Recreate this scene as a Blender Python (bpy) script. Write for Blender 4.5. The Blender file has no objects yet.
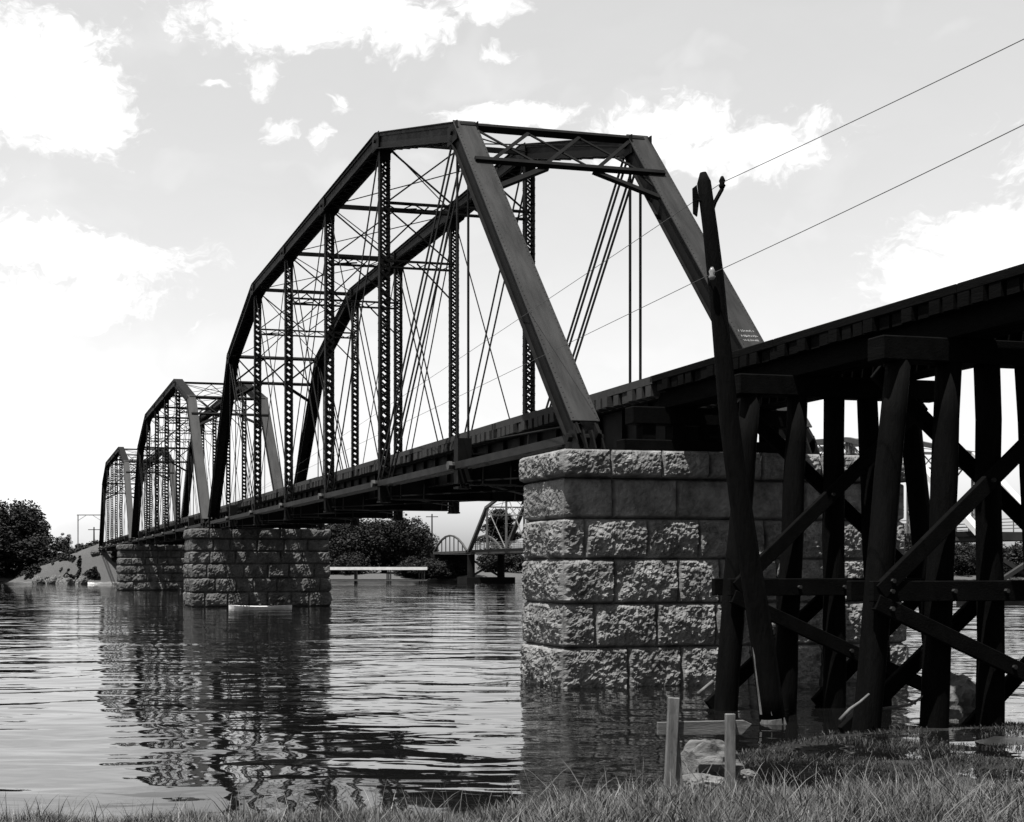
import bpy, bmesh, math, random
from mathutils import Vector, Matrix, noise
R = math.radians
random.seed(7)
C = bpy.context.scene.collection
sc = bpy.context.scene

# ------------------------------------------------------------------ frames
EYE = 2.5
NX, NY = 0.9758, 0.2186                 # across-bridge direction; along-bridge direction is (-NY, NX)
TH = math.atan2(NX, -NY)
ROT = Matrix.Rotation(TH, 4, 'Z')
def S(s, w, z): return Vector((s, -w, z))          # bridge space: s along, w across (to the right), z up
def W(s, w, z=0.0): return ROT @ S(s, w, z)         # the same point in world space
WN, WF, WC = 11.95, 17.15, 14.55                      # near truss, far truss, track centre

# ------------------------------------------------------------------ helpers
class MB:
    def __init__(self): self.v = []; self.f = []
    def add(self, vs, fs):
        n = len(self.v); self.v += [Vector(p) for p in vs]; self.f += [tuple(i+n for i in f) for f in fs]
        return self
    def box(self, a, b):
        x0, x1 = sorted((a[0], b[0])); y0, y1 = sorted((a[1], b[1])); z0, z1 = sorted((a[2], b[2]))
        return self.add([(x0,y0,z0),(x1,y0,z0),(x1,y1,z0),(x0,y1,z0),(x0,y0,z1),(x1,y0,z1),(x1,y1,z1),(x0,y1,z1)],
                 [(0,3,2,1),(4,5,6,7),(0,1,5,4),(1,2,6,5),(2,3,7,6),(3,0,4,7)])
    def bar(self, p, q, wd, ht, up=(0,0,1), off=(0,0)):
        p, q = Vector(p), Vector(q); d = (q-p).normalized(); up = Vector(up)
        sd = d.cross(up)
        if sd.length < 1e-4: sd = d.cross(Vector((0,1,0)))
        sd.normalize(); u = sd.cross(d).normalized()
        p = p + sd*off[0] + u*off[1]; q = q + sd*off[0] + u*off[1]
        a, b = sd*wd/2, u*ht/2
        return self.add([p-a-b,p+a-b,p+a+b,p-a+b,q-a-b,q+a-b,q+a+b,q-a+b],
                 [(0,1,2,3),(7,6,5,4),(0,4,5,1),(1,5,6,2),(2,6,7,3),(3,7,4,0)])
    def tube(self, pts, rs, n=10, cap=True, jit=0.0):
        pts = [Vector(p) for p in pts]
        if not hasattr(rs, '__len__'): rs = [rs]*len(pts)
        base = len(self.v); ref = None
        for i, p in enumerate(pts):
            d = (pts[min(i+1,len(pts)-1)] - pts[max(i-1,0)]).normalized()
            if ref is None:
                ref = Vector((0,0,1)) if abs(d.z) < .9 else Vector((1,0,0))
            a = d.cross(ref).normalized(); b = d.cross(a).normalized(); ref = -b if False else ref
            for k in range(n):
                t = 2*math.pi*k/n; r = rs[i]*(1+jit*random.uniform(-1,1))
                self.v.append(p + (a*math.cos(t)+b*math.sin(t))*r)
        for i in range(len(pts)-1):
            for k in range(n):
                k2 = (k+1) % n; A = base+i*n
                self.f.append((A+k, A+k2, A+n+k2, A+n+k))
        if cap:
            self.f.append(tuple(base+k for k in range(n))[::-1]); e = base+(len(pts)-1)*n
            self.f.append(tuple(e+k for k in range(n)))
        return self
    def prism(self, outline, h):                     # outline: list of Vectors (planar), extruded by vector h
        n = len(outline); h = Vector(h)
        return self.add(list(outline)+[p+h for p in outline],
            [tuple(range(n))[::-1], tuple(range(n,2*n))]+[(i,(i+1)%n,n+(i+1)%n,n+i) for i in range(n)])
    def build(self, name, mat, parent=None, origin=(0,0,0), smooth=False, recalc=True, bevel=0):
        o0 = Vector(origin)
        me = bpy.data.meshes.new(name)
        me.from_pydata([p-o0 for p in self.v], [], self.f)
        if recalc:
            bm = bmesh.new(); bm.from_mesh(me); bmesh.ops.recalc_face_normals(bm, faces=bm.faces); bm.to_mesh(me); bm.free()
        if smooth:
            me.polygons.foreach_set('use_smooth', [True]*len(me.polygons))
        me.materials.append(mat)
        o = bpy.data.objects.new(name, me); C.objects.link(o)
        if parent: o.parent = parent
        if bevel:
            m = o.modifiers.new('bevel', 'BEVEL'); m.width = bevel; m.segments = 1; m.limit_method = 'ANGLE'
        return o

def tag(o, label=None, cat=None, group=None, kind=None):
    if label: o['label'] = label
    if cat: o['category'] = cat
    if group: o['group'] = group
    if kind: o['kind'] = kind
    return o
def empty(name, loc, rz=0.0):
    o = bpy.data.objects.new(name, None); C.objects.link(o); o.location = loc; o.rotation_euler = (0,0,rz)
    o.empty_display_size = .3
    return o
def bempty(name, o):                                  # an Empty in bridge space; o is an S(...) point
    return empty(name, ROT @ Vector(o), TH)
def kids(o): return list(o.children)
def copy_tree(o, parent=None):
    c = o.copy(); C.objects.link(c)
    if parent: c.parent = parent
    for ch in kids(o): copy_tree(ch, c)
    return c

# ------------------------------------------------------------------ materials
def mat(name, lo, hi, rough=.8, scale=4, bump=0, bscale=None, stretch=(1,1,1), detail=6, spec=.5, rvar=0, dist=.01):
    m = bpy.data.materials.new(name); m.use_nodes = True
    nt = m.node_tree; N = nt.nodes; L = nt.links
    b = N['Principled BSDF']
    tc = N.new('ShaderNodeTexCoord'); mp = N.new('ShaderNodeMapping'); mp.inputs['Scale'].default_value = stretch
    L.new(tc.outputs['Object'], mp.inputs['Vector'])
    nz = N.new('ShaderNodeTexNoise'); nz.inputs['Scale'].default_value = scale; nz.inputs['Detail'].default_value = detail
    nz.inputs['Roughness'].default_value = .65
    L.new(mp.outputs['Vector'], nz.inputs['Vector'])
    cr = N.new('ShaderNodeValToRGB'); cr.color_ramp.elements[0].position = .3; cr.color_ramp.elements[1].position = .7
    cr.color_ramp.elements[0].color = (lo,lo,lo,1); cr.color_ramp.elements[1].color = (hi,hi,hi,1)
    L.new(nz.outputs['Fac'], cr.inputs['Fac']); L.new(cr.outputs['Color'], b.inputs['Base Color'])
    b.inputs['Roughness'].default_value = rough; b.inputs['Specular IOR Level'].default_value = spec
    if rvar:
        mr = N.new('ShaderNodeMapRange'); mr.inputs['To Min'].default_value = rough-rvar; mr.inputs['To Max'].default_value = rough+rvar
        mr.inputs['From Min'].default_value = .3; mr.inputs['From Max'].default_value = .7
        L.new(nz.outputs['Fac'], mr.inputs['Value']); L.new(mr.outputs['Result'], b.inputs['Roughness'])
    if bump:
        n2 = N.new('ShaderNodeTexNoise'); n2.inputs['Scale'].default_value = bscale or scale*3; n2.inputs['Detail'].default_value = 8
        n2.inputs['Roughness'].default_value = .7
        L.new(mp.outputs['Vector'], n2.inputs['Vector'])
        bp = N.new('ShaderNodeBump'); bp.inputs['Strength'].default_value = bump; bp.inputs['Distance'].default_value = dist
        L.new(n2.outputs['Fac'], bp.inputs['Height']); L.new(bp.outputs['Normal'], b.inputs['Normal'])
    return m
M = {
 'steel':   mat('dark_painted_steel', .003, .008, .6, 2.5, .3, 30, spec=.07, rvar=.1),
 'plate':   mat('weathered_steel_plate', .011, .027, .5, 1.6, .3, 40, stretch=(.35,2.2,.35), spec=.22, rvar=.1),
 'rod':     mat('steel_rod', .004, .009, .6, 3, spec=.07),
 'chord':   mat('lighter_steel_bar', .007, .024, .6, 1.5, .2, 30, spec=.1),  # lighter than the rods and the dark painted steel
 'timber':  mat('creosoted_timber', .001, .0035, .8, 1.6, .6, 14, stretch=(.5,2.5,2.5), spec=.04, dist=.02),
 'pile':    mat('creosoted_pile', .001, .0035, .8, 2.2, .8, 9, stretch=(3,3,.5), spec=.04, dist=.03),
 'oldwood': mat('silvered_wood', .035, .15, .85, 3, .8, 16, stretch=(6,6,.8), dist=.01),
 'board':   mat('silvered_board', .03, .11, .85, 3, .8, 16, stretch=(.8,6,6), dist=.01),
 'tie':     mat('weathered_tie', .003, .014, .85, 2.5, .6, 18, stretch=(3,.8,3), dist=.01),
 'stone':   mat('rockfaced_granite', .05, .23, .9, 2.2, .8, 30, dist=.02, spec=.15),
 'farstone':mat('rough_pier_stone', .02, .12, .9, 1.4, 1, 4, dist=.12),
 'rock':    mat('boulder_stone', .04, .16, .9, 3, .8, 12, dist=.04),
 'log':     mat('weathered_log', .02, .15, .9, 3.5, 1, 10, stretch=(.6,3,3), dist=.04),
 'pale':    mat('pale_branch', .03, .11, .85, 4, .6, 15),
 'bark':    mat('bark', .015, .04, .9, 3, .5, 10, spec=.1),
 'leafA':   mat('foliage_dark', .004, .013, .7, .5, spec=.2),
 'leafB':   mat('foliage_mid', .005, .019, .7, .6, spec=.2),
 'dry':     mat('dry_stalk', .12, .3, .8, 3),
 'marsh':   mat('marsh_plant', .004, .03, .6, 2.5, spec=.3),
 'grass':   mat('grass_blade', .015, .15, .7, 3.5, spec=.2),
 'white':   mat('white_paint', .55, .8, .6, 1.5),
 'grey':    mat('galvanized_grey', .07, .14, .6, 2),
 'midsteel': mat('dull_grey_steel', .02, .05, .6, 1),
 'darkconc': mat('dark_concrete', .003, .012, .9, .8, .4, 6, spec=.1),  # darker concrete tone for the road piers and abutment wall
 'lightsteel': mat('pale_lit_steel', .4, .55, .5, 1),  # pale copy for the lit near end posts; light is in the colour
 'conc':    mat('stained_concrete', .008, .03, .9, .8, .4, 6),
 'bolt':    mat('bolt_head', .01, .035, .6, 5, spec=.1),
 'glass':   mat('glazed_insulator', .1, .2, .15, 6),
 'wire':    mat('line_wire', .02, .05, .5, 3),
 'chalk':   mat('chalk', .12, .3, .9, 9),
}

# ground material: grass soil, wet dark mud close to the water, pale embankment gravel
def ground_mat():
    m = bpy.data.materials.new('bank_soil'); m.use_nodes = True
    nt = m.node_tree; N = nt.nodes; L = nt.links; b = N['Principled BSDF']
    g = N.new('ShaderNodeNewGeometry'); sp = N.new('ShaderNodeSeparateXYZ'); L.new(g.outputs['Position'], sp.inputs[0])
    nz = N.new('ShaderNodeTexNoise'); nz.inputs['Scale'].default_value = 1.6; nz.inputs['Detail'].default_value = 8
    L.new(g.outputs['Position'], nz.inputs['Vector'])
    n2 = N.new('ShaderNodeTexNoise'); n2.inputs['Scale'].default_value = 14; n2.inputs['Detail'].default_value = 6
    L.new(g.outputs['Position'], n2.inputs['Vector'])
    cr = N.new('ShaderNodeValToRGB'); cr.color_ramp.elements[0].position=.3; cr.color_ramp.elements[1].position=.7
    cr.color_ramp.elements[0].color=(.02,.02,.02,1); cr.color_ramp.elements[1].color=(.08,.08,.08,1)
    L.new(n2.outputs['Fac'], cr.inputs['Fac'])
    # wetness from height above the river
    ad = N.new('ShaderNodeMath'); ad.operation='MULTIPLY_ADD'; ad.inputs[1].default_value=.42; ad.inputs[2].default_value=-.21
    L.new(nz.outputs['Fac'], ad.inputs[0])
    a2 = N.new('ShaderNodeMath'); a2.operation='ADD'; L.new(sp.outputs['Z'], a2.inputs[0]); L.new(ad.outputs[0], a2.inputs[1])
    wet = N.new('ShaderNodeMapRange'); wet.inputs['From Min'].default_value=.16; wet.inputs['From Max'].default_value=.34
    wet.inputs['To Min'].default_value=1; wet.inputs['To Max'].default_value=0; L.new(a2.outputs[0], wet.inputs['Value'])
    mx = N.new('ShaderNodeMixRGB'); mx.inputs['Color2'].default_value=(.018,.018,.018,1)
    L.new(wet.outputs['Result'], mx.inputs['Fac']); L.new(cr.outputs['Color'], mx.inputs['Color1'])
    # gravel of the railway embankment high above the water
    gr = N.new('ShaderNodeMapRange'); gr.inputs['From Min'].default_value=2.6; gr.inputs['From Max'].default_value=4.2
    L.new(sp.outputs['Z'], gr.inputs['Value'])
    m2 = N.new('ShaderNodeMixRGB'); m2.inputs['Color2'].default_value=(.3,.3,.3,1)
    gm = N.new('ShaderNodeMath'); gm.operation='MULTIPLY'; gm.inputs[1].default_value=.0; L.new(gr.outputs['Result'], gm.inputs[0])
    L.new(gm.outputs[0], m2.inputs['Fac']); L.new(mx.outputs[0], m2.inputs['Color1'])
    L.new(m2.outputs[0], b.inputs['Base Color'])
    rr = N.new('ShaderNodeMapRange'); rr.inputs['To Min'].default_value=.9; rr.inputs['To Max'].default_value=.28
    L.new(wet.outputs['Result'], rr.inputs['Value']); L.new(rr.outputs['Result'], b.inputs['Roughness'])
    bp = N.new('ShaderNodeBump'); bp.inputs['Strength'].default_value=.6; bp.inputs['Distance'].default_value=.03
    L.new(n2.outputs['Fac'], bp.inputs['Height']); L.new(bp.outputs['Normal'], b.inputs['Normal'])
    return m
M['ground'] = ground_mat()

def water_mat():
    m = bpy.data.materials.new('river_water'); m.use_nodes = True
    nt = m.node_tree; N = nt.nodes; L = nt.links; b = N['Principled BSDF']
    b.inputs['Base Color'].default_value=(.004,.004,.004,1); b.inputs['Roughness'].default_value=.03; b.inputs['IOR'].default_value=1.46
    b.inputs['Specular IOR Level'].default_value=.5
    g = N.new('ShaderNodeNewGeometry')
    def layer(scale, rot, st, detail, dist=0.0):
        mp = N.new('ShaderNodeMapping'); mp.inputs['Rotation'].default_value=(0,0,R(rot)); mp.inputs['Scale'].default_value=st
        L.new(g.outputs['Position'], mp.inputs['Vector'])
        nz = N.new('ShaderNodeTexNoise'); nz.inputs['Scale'].default_value=scale; nz.inputs['Detail'].default_value=detail
        nz.inputs['Roughness'].default_value=.45; nz.inputs['Distortion'].default_value=dist
        L.new(mp.outputs['Vector'], nz.inputs['Vector']); return nz.outputs['Fac']
    a = layer(.28, 8, (.6,1,1), 1.5, .5); c = layer(.85, -12, (.55,1,1), 1.5, .7); d = layer(3.2, 18, (.7,1,1), 1.5, .3)
    # calmer and rougher patches (gusts)
    gust = layer(.045, 0, (.5,1,1), 2)
    gm = N.new('ShaderNodeMapRange'); gm.inputs['From Min'].default_value=.35; gm.inputs['From Max'].default_value=.65
    gm.inputs['To Min'].default_value=.35; gm.inputs['To Max'].default_value=1.0; L.new(gust, gm.inputs['Value'])
    def mul(x, k):
        n = N.new('ShaderNodeMath'); n.operation='MULTIPLY'; L.new(x, n.inputs[0]); n.inputs[1].default_value=k; return n.outputs[0]
    def add(x, y):
        n = N.new('ShaderNodeMath'); n.operation='ADD'; L.new(x, n.inputs[0]); L.new(y, n.inputs[1]); return n.outputs[0]
    h = add(add(mul(a, .16), mul(c, .07)), mul(d, .008))
    mm = N.new('ShaderNodeMath'); mm.operation='MULTIPLY'; L.new(h, mm.inputs[0]); L.new(gm.outputs['Result'], mm.inputs[1])
    bp = N.new('ShaderNodeBump'); bp.inputs['Strength'].default_value=1; bp.inputs['Distance'].default_value=1.0
    L.new(mm.outputs[0], bp.inputs['Height']); L.new(bp.outputs['Normal'], b.inputs['Normal'])
    return m
M['water'] = water_mat()

# ------------------------------------------------------------------ terrain
def lerp_tab(x, tab):
    if x <= tab[0][0]: return tab[0][1]
    for (a, ya), (b, yb) in zip(tab, tab[1:]):
        if x <= b:
            return ya + (yb-ya)*(x-a)/(b-a)
    return tab[-1][1]
NEAR = [(-60,11.7),(-8,12.0),(-3,12.1),(1,12.0),(3.1,13.2),(5.0,15.5),(6.4,17.2),(7.6,18.4),(9.1,19.2),(12.2,19.7),(40,20.5)]
FAR = [(-400,192),(-36,194),(-26,197),(-10,204),(8,209),(20,207),(32,208),(44,222),(80,224),(400,240)]
def ground_z(X, Y):
    d1 = lerp_tab(X, NEAR) - Y
    d2 = Y - lerp_tab(X, FAR)
    n = noise.noise(Vector((X*.9, Y*.9, 0)))*.05 + noise.noise(Vector((X*3.1, Y*3.1, 4)))*.018
    if d1 > 0 and Y < 100:
        yr = lerp_tab(X, [(-3,12.3),(1.5,12.6),(3.2,13.6)]); t = min(1, max(0, (yr-Y)/4.2)); t = t*t*(3-2*t)
        return .13*(1-math.exp(-d1/.5)) + (.03*math.exp(-((d1-.9)/.3)**2) if X > 5 else 0) + (.38+.0*X)*t + max(0, min(40, 9-Y))*.01 + n*min(1, .3+d1*.6)*(.6+.6*t)
    if d2 > -30:
        s = -NY*X + NX*Y; w = NX*X + NY*Y
        nn = noise.noise(Vector((X*.12, Y*.12, 2)))*.5
        if d2 > 0: z = 1.1*(1-math.exp(-d2/2.5)) + min(d2, 300)*.012 + nn*min(1, d2/4)
        else: z = max(-1.6, d2*.2)
        lw = (WC - w)
        k = .43 if lw > 0 else .6
        e = 6.15 - max(0, abs(w-WC)-2.6)*k - max(0, 191.8-s)*1.1
        if lw > 0: e = min(e, 6.15)
        e += (nn*.8 + noise.noise(Vector((X*.45,Y*.45,7)))*.45) if e < 5.8 else 0
        return max(z, e)
    dd = max(d1, d2)
    return max(-1.6, dd*.16)
xs = sorted(set([round(-8+.3*i,3) for i in range(84)] + [-95+2.0*i for i in range(98)] + [-3000,-2000,-1200,-700,-400,-250,-160,-120,120,160,250,400,700,1200,2000,3000]))
ys = sorted(set([-800,-200,-60,-20,-8,-2,2,5] + [7+.25*i for i in range(66)] + [25,30,40,60,90,120,150,170] + [180+1.6*i for i in range(60)] + [285,310,350,420,550,800,1300,2000,3200]))
gv = [(x, y, ground_z(x, y)) for y in ys for x in xs]
nx_ = len(xs)
gf = [(j*nx_+i, j*nx_+i+1, (j+1)*nx_+i+1, (j+1)*nx_+i) for j in range(len(ys)-1) for i in range(nx_-1)]
mb = MB(); mb.v = [Vector(v) for v in gv]; mb.f = gf
tag(mb.build('ground', M['ground'], smooth=True, recalc=False), 'grassy near bank, river bed and far bank terrain', 'ground', kind='structure')
mb = MB(); cells = {}; stp = .15
def cell(i, j):
    if (i,j) not in cells: cells[(i,j)] = len(mb.v); mb.v.append(Vector((i*stp, j*stp, .135)))
    return cells[(i,j)]
for i in range(int(5.2/stp), int(16/stp)):
    for j in range(int(12.6/stp), int(21/stp)):
        if lerp_tab(i*stp, NEAR)-j*stp > .95 and lerp_tab((i+1)*stp, NEAR)-(j+1)*stp > .95:
            mb.f.append((cell(i,j),cell(i+1,j),cell(i+1,j+1),cell(i,j+1)))
tag(mb.build('shallow_water', M['water'], recalc=False), 'shallow weedy backwater around the pile feet', 'shallow water', kind='structure')
mb = MB(); mb.add([(-2500,4,0),(2500,4,0),(2500,420,0),(-2500,420,0)], [(0,1,2,3)])
tag(mb.build('water', M['water'], recalc=False), 'rippled river water reflecting the sky and the bridge', 'river', kind='structure')

# ------------------------------------------------------------------ truss spans
P = 7.65; ZP = 5.3
HT = {0:0, 1:9.2, 2:11.5, 3:11.5, 4:11.5, 5:11.5, 6:9.2, 7:0}
SPAN_S = [25.1, 81.3, 137.3]
def Lp(i, w): return S(i*P, w, 0)
def Up(i, w): return S(i*P, w, HT[i])
def boxchord(mb, p, q, pw=.62, dep=.5, lace=True, lb=None):
    """two webs under a cover plate; underside laced"""
    p, q = Vector(p), Vector(q); d = (q-p).normalized(); sd = Vector((0,1,0)); u = d.cross(sd)
    if u.z < 0: u = -u
    for sg in (-1, 1):
        mb.bar(p+sd*sg*(pw/2-.09), q+sd*sg*(pw/2-.09), .045, dep, up=u)
        mb.bar(p+sd*sg*(pw/2-.05)-u*(dep/2-.02), q+sd*sg*(pw/2-.05)-u*(dep/2-.02), .12, .035, up=u)
        mb.bar(p+sd*sg*(pw/2-.05)+u*(dep/2-.06), q+sd*sg*(pw/2-.05)+u*(dep/2-.06), .05, .08, up=u)
    if lb is not None:
        n = int((q-p).length/.42); hw = pw/2-.04
        for i in range(n):
            a = p + (q-p)*(i/n) - u*(dep/2+.012); b = p + (q-p)*((i+1)/n) - u*(dep/2+.012)
            sg = 1 if i % 2 else -1
            lb.bar(a+sd*sg*hw, b-sd*sg*hw, .07, .018, up=u)
def cover(mb, p, q, pw=.66, dep=.5, th=.03, rivets=False):
    p, q = Vector(p), Vector(q); d = (q-p).normalized(); sd = Vector((0,1,0)); u = d.cross(sd)
    if u.z < 0: u = -u
    mb.bar(p+u*(dep/2+th/2), q+u*(dep/2+th/2), pw, th, up=u)
    if rivets:
        n = int((q-p).length/.16)
        for i in range(n):
            for off in (-pw/2+.05, pw/2-.05):
                c = p + (q-p)*((i+.5)/n) + u*(dep/2+th) + sd*off
                r = .022
                mb.add([c+d*r, c+sd*r, c-d*r, c-sd*r, c+u*.018], [(0,1,4),(1,2,4),(2,3,4),(3,0,4)])

def make_span():
    root = bempty('truss_span', S(0,WC,0))
    org = S(0, WC, 0)
    B = lambda mb, name, m, par=None, **k: mb.build(name, m, par or root, origin=org, **k)
    for w in (WN, WF):
        for (i, j) in ((0,1),(7,6)):                                   # inclined end posts
            mb = MB(); lb = MB(); d = (Up(j,w)-Lp(i,w)).normalized()
            boxchord(mb, Lp(i,w)-d*.1, Up(j,w)+d*.12, lb=lb)
            ep = B(mb, 'end_post', M['steel']); B(lb, 'lacing', M['steel'], ep)
            cv = MB(); cover(cv, Lp(i,w)+d*.25, Up(j,w)+d*.16, rivets=True); B(cv, 'cover_plate', M['plate'], ep)
        mb = MB(); lb = MB(); cv = MB()
        for i in range(1, 6):
            boxchord(mb, Up(i,w), Up(i+1,w), lb=lb); cover(cv, Up(i,w), Up(i+1,w))
        for i in range(1, 7):                                          # pin plates and pins at the joints
            for sg in (-1,1):
                mb.box(Up(i,w)+Vector((-.38,sg*.30-.015,-.3)), Up(i,w)+Vector((.38,sg*.30+.015,.22)))
            mb.tube([Up(i,w)+Vector((0,-.38,0)), Up(i,w)+Vector((0,.38,0))], .08, 8)
        tc = B(mb, 'top_chord', M['steel']); B(lb, 'lacing', M['steel'], tc); B(cv, 'cover_plate', M['steel'], tc)
        for i in range(2, 6):                                          # laced vertical posts
            a, b = Lp(i,w)+Vector((0,0,-.55)), Up(i,w)+Vector((0,0,-.1))
            mb = MB(); lb = MB(); hw = .17; hd = .12
            for sg in (-1,1):
                mb.bar(a+Vector((0,sg*hw,0)), b+Vector((0,sg*hw,0)), 2*hd, .02, up=(0,1,0))
                for s2 in (-1,1):
                    mb.bar(a+Vector((s2*(hd-.01),sg*(hw-.03),0)), b+Vector((s2*(hd-.01),sg*(hw-.03),0)), .016, .07, up=(0,1,0))
            n = int((b-a).length/.28)
            for k in range(n):
                for s2 in (-1,1):
                    for sg in (-1,1):
                        za = a.z + (b.z-a.z)*k/n; zb = a.z + (b.z-a.z)*(k+1)/n
                        x = a.x + s2*(hd+.006+.004*sg)
                        lb.bar((x, a.y-sg*hw, za), (x, a.y+sg*hw, zb), .07, .01, up=(1,0,0))
            for zz, hh in ((a.z+.3,.7),(b.z-.3,.5)):
                for s2 in (-1,1):
                    mb.box((a.x+s2*(hd+.012)-.006,a.y-hw-.02,zz-hh/2),(a.x+s2*(hd+.012)+.006,a.y+hw+.02,zz+hh/2))
            vp = B(mb, 'vertical_post', M['steel']); B(lb, 'lacing', M['steel'], vp)
        for i in (1, 6):                                               # hip hangers, pairs of bars
            mb = MB()
            for o in (-.16, .16): mb.bar(Lp(i,w)+Vector((0,o,-.4)), Up(i,w)+Vector((0,o,0)), .10, .035, up=(0,1,0))
            mb.box(Lp(i,w)+Vector((-.16,-.2,-.5)), Lp(i,w)+Vector((.16,.2,.75)))
            B(mb, 'hanger', M['rod'])
        for (u, l, nb, th) in ((1,2,4,.1),(2,3,2,.1),(3,4,2,.08),(4,3,2,.08),(5,4,2,.1),(6,5,4,.1),(3,2,1,.045),(4,5,1,.045)):
            mb = MB(); p, q = Up(u,w), Lp(l,w)
            offs = {4:(-.24,-.12,.12,.24), 2:(-.13,.13), 1:(.03,)}[nb]
            for o in offs: mb.bar(p+Vector((0,o,0)), q+Vector((0,o,0)), th, .028, up=(0,1,0))
            B(mb, 'diagonal_eyebar' if nb > 1 else 'counter_rod', M['rod'])
        mb = MB()
        for i in range(7):
            for o in (-.24,-.1,.1,.24): mb.bar(Lp(i,w)+Vector((0,o,0)), Lp(i+1,w)+Vector((0,o,0)), .03, .19)
        for i in range(1, 7):
            mb.tube([Lp(i,w)+Vector((0,-.36,0)), Lp(i,w)+Vector((0,.36,0))], .1, 8)
        bc = B(mb, 'bottom_chord', M['chord'])
        sg = 1 if w == WN else -1
        for i in range(1, 7):
            mb = MB(); mb.tube([Lp(i,w)+Vector((0,sg*.34,0)), Lp(i,w)+Vector((0,sg*.44,0))], .13, 6)
            B(mb, 'pin_nut', M['midsteel'], bc)
        for i, sg in ((0,1),(7,-1)):                                   # bearing shoes
            mb = MB(); p = Lp(i,w)
            mb.box(p+Vector((-.45,-.42,-.345)), p+Vector((.45,.42,-.28)))
            for o in (-.3,-.1,.1,.3):
                mb.prism([p+Vector((-.36,o-.02,-.28)),p+Vector((.36,o-.02,-.28)),p+Vector((.14,o-.02,.16)),p+Vector((-.14,o-.02,.16))], (0,.04,0))
            mb.tube([p+Vector((0,-.42,0)), p+Vector((0,.42,0))], .09, 8)
            B(mb, 'bearing_shoe', M['steel'])
    # portals
    for (i, j) in ((0,1),(7,6)):
        E = lambda t, f: Lp(i,WN).lerp(Up(j,WN), t) + (S(0,WF,0)-S(0,WN,0))*f
        d = (Up(j,WN)-Lp(i,WN)).normalized(); u = d.cross(Vector((0,1,0)));  u = u if u.z > 0 else -u
        o = u*.2
        mb = MB()
        mb.bar(E(1.0,-.03)+o, E(1.0,1.03)+o, .12, .2, up=u)
        mb.bar(E(.852,-.03)+o*1.5, E(.852,1.03)+o*1.5, .14, .13, up=u)
        n = 3
        for k in range(n):
            f0, f1 = .06+.88*k/n, .06+.88*(k+1)/n
            mb.bar(E(.99,f0)+o, E(.857,f1)+o, .075, .03, up=u); mb.bar(E(.857,f0)+o, E(.99,f1)+o, .1, .03, up=u, off=(0,.03))
        mb.bar(E(.852,.37)+o, E(.765,.06)+o, .16, .1, up=u); mb.bar(E(.852,.63)+o, E(.765,.94)+o, .16, .1, up=u)
        for f in (.1,.9):
            mb.bar(E(.852,f)+o, E(.80, .05 if f < .5 else .95)+o, .05, .04, up=u)
        B(mb, 'portal_frame', M['steel'])
    # sway frames at the inner panel points
    for i in range(2, 6):
        A, Bf = Up(i,WN), Up(i,WF); dn = Vector((0,0,-2.1)); mb = MB()
        mb.bar(A, Bf, .12, .16)
        for o in (-.07,.07): mb.bar(A+dn+Vector((o,0,.06)), Bf+dn+Vector((o,0,.06)), .06, .05); mb.bar(A+dn+Vector((o,0,-.2)), Bf+dn+Vector((o,0,-.2)), .06, .05)
        n = 10
        for k in range(n):
            p = A.lerp(Bf, k/n)+dn; q = A.lerp(Bf,(k+1)/n)+dn
            if k % 2: p, q = p+Vector((0,0,-.2)), q+Vector((0,0,.06))
            else: p, q = p+Vector((0,0,.06)), q+Vector((0,0,-.2))
            mb.bar(p, q, .03, .035)
        Cm = A.lerp(Bf,.5)
        for E0, E1 in ((A,Cm),(Cm,Bf)):
            mb.bar(E0+Vector((0,0,-.1)), E1+dn, .05, .05); mb.bar(E1+Vector((0,0,-.1)), E0+dn, .05, .05)
        mb.bar(A+dn+Vector((0,0,-.2)), A.lerp(Bf,.22)+dn*1.02+Vector((0,0,-.05)), .05,.05)
        # knee braces down to the posts
        mb.bar(A+dn+Vector((0,0,-1.5)), A.lerp(Bf,.3)+dn, .05, .05); mb.bar(Bf+dn+Vector((0,0,-1.5)), A.lerp(Bf,.7)+dn, .05, .05)
        B(mb, 'sway_frame', M['steel'])
    mb = MB()
    for i in range(1, 6):
        mb.tube([Up(i,WN), Up(i+1,WF)], .022, 5); mb.tube([Up(i,WF), Up(i+1,WN)], .022, 5)
    B(mb, 'top_lateral_rods', M['rod'])
    mb = MB()
    for i in range(7):
        mb.bar(Lp(i,WN)+Vector((0,0,-.35)), Lp(i+1,WF)+Vector((0,0,-.35)), .06, .04); mb.bar(Lp(i,WF)+Vector((0,0,-.43)), Lp(i+1,WN)+Vector((0,0,-.43)), .06, .04)
    B(mb, 'bottom_lateral_rods', M['rod'])
    for i in range(1, 7):
        mb = MB(); y0, y1 = -WF+.25, -WN-.25; x = i*P
        mb.box((x-.02,y0,-.5),(x+.02,y1,.3))
        for z0, z1 in ((-.54,-.5),(.3,.34)): mb.box((x-.18,y0,z0),(x+.18,y1,z1))
        for k in range(6):
            yy = y0+.3+(y1-y0-.6)*k/5; mb.box((x-.13,yy-.01,-.5),(x+.13,yy+.01,.3))
        for yy in (-WN, -WF):
            for sg in (-1,1): mb.bar((x+sg*.1,yy,-.64),(x+sg*.1,yy,.2), .05,.05, up=(0,1,0))
            mb.box((x-.2,yy-.2,-.64),(x+.2,yy+.2,-.58))
        B(mb, 'floor_beam', M['steel'])
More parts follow.
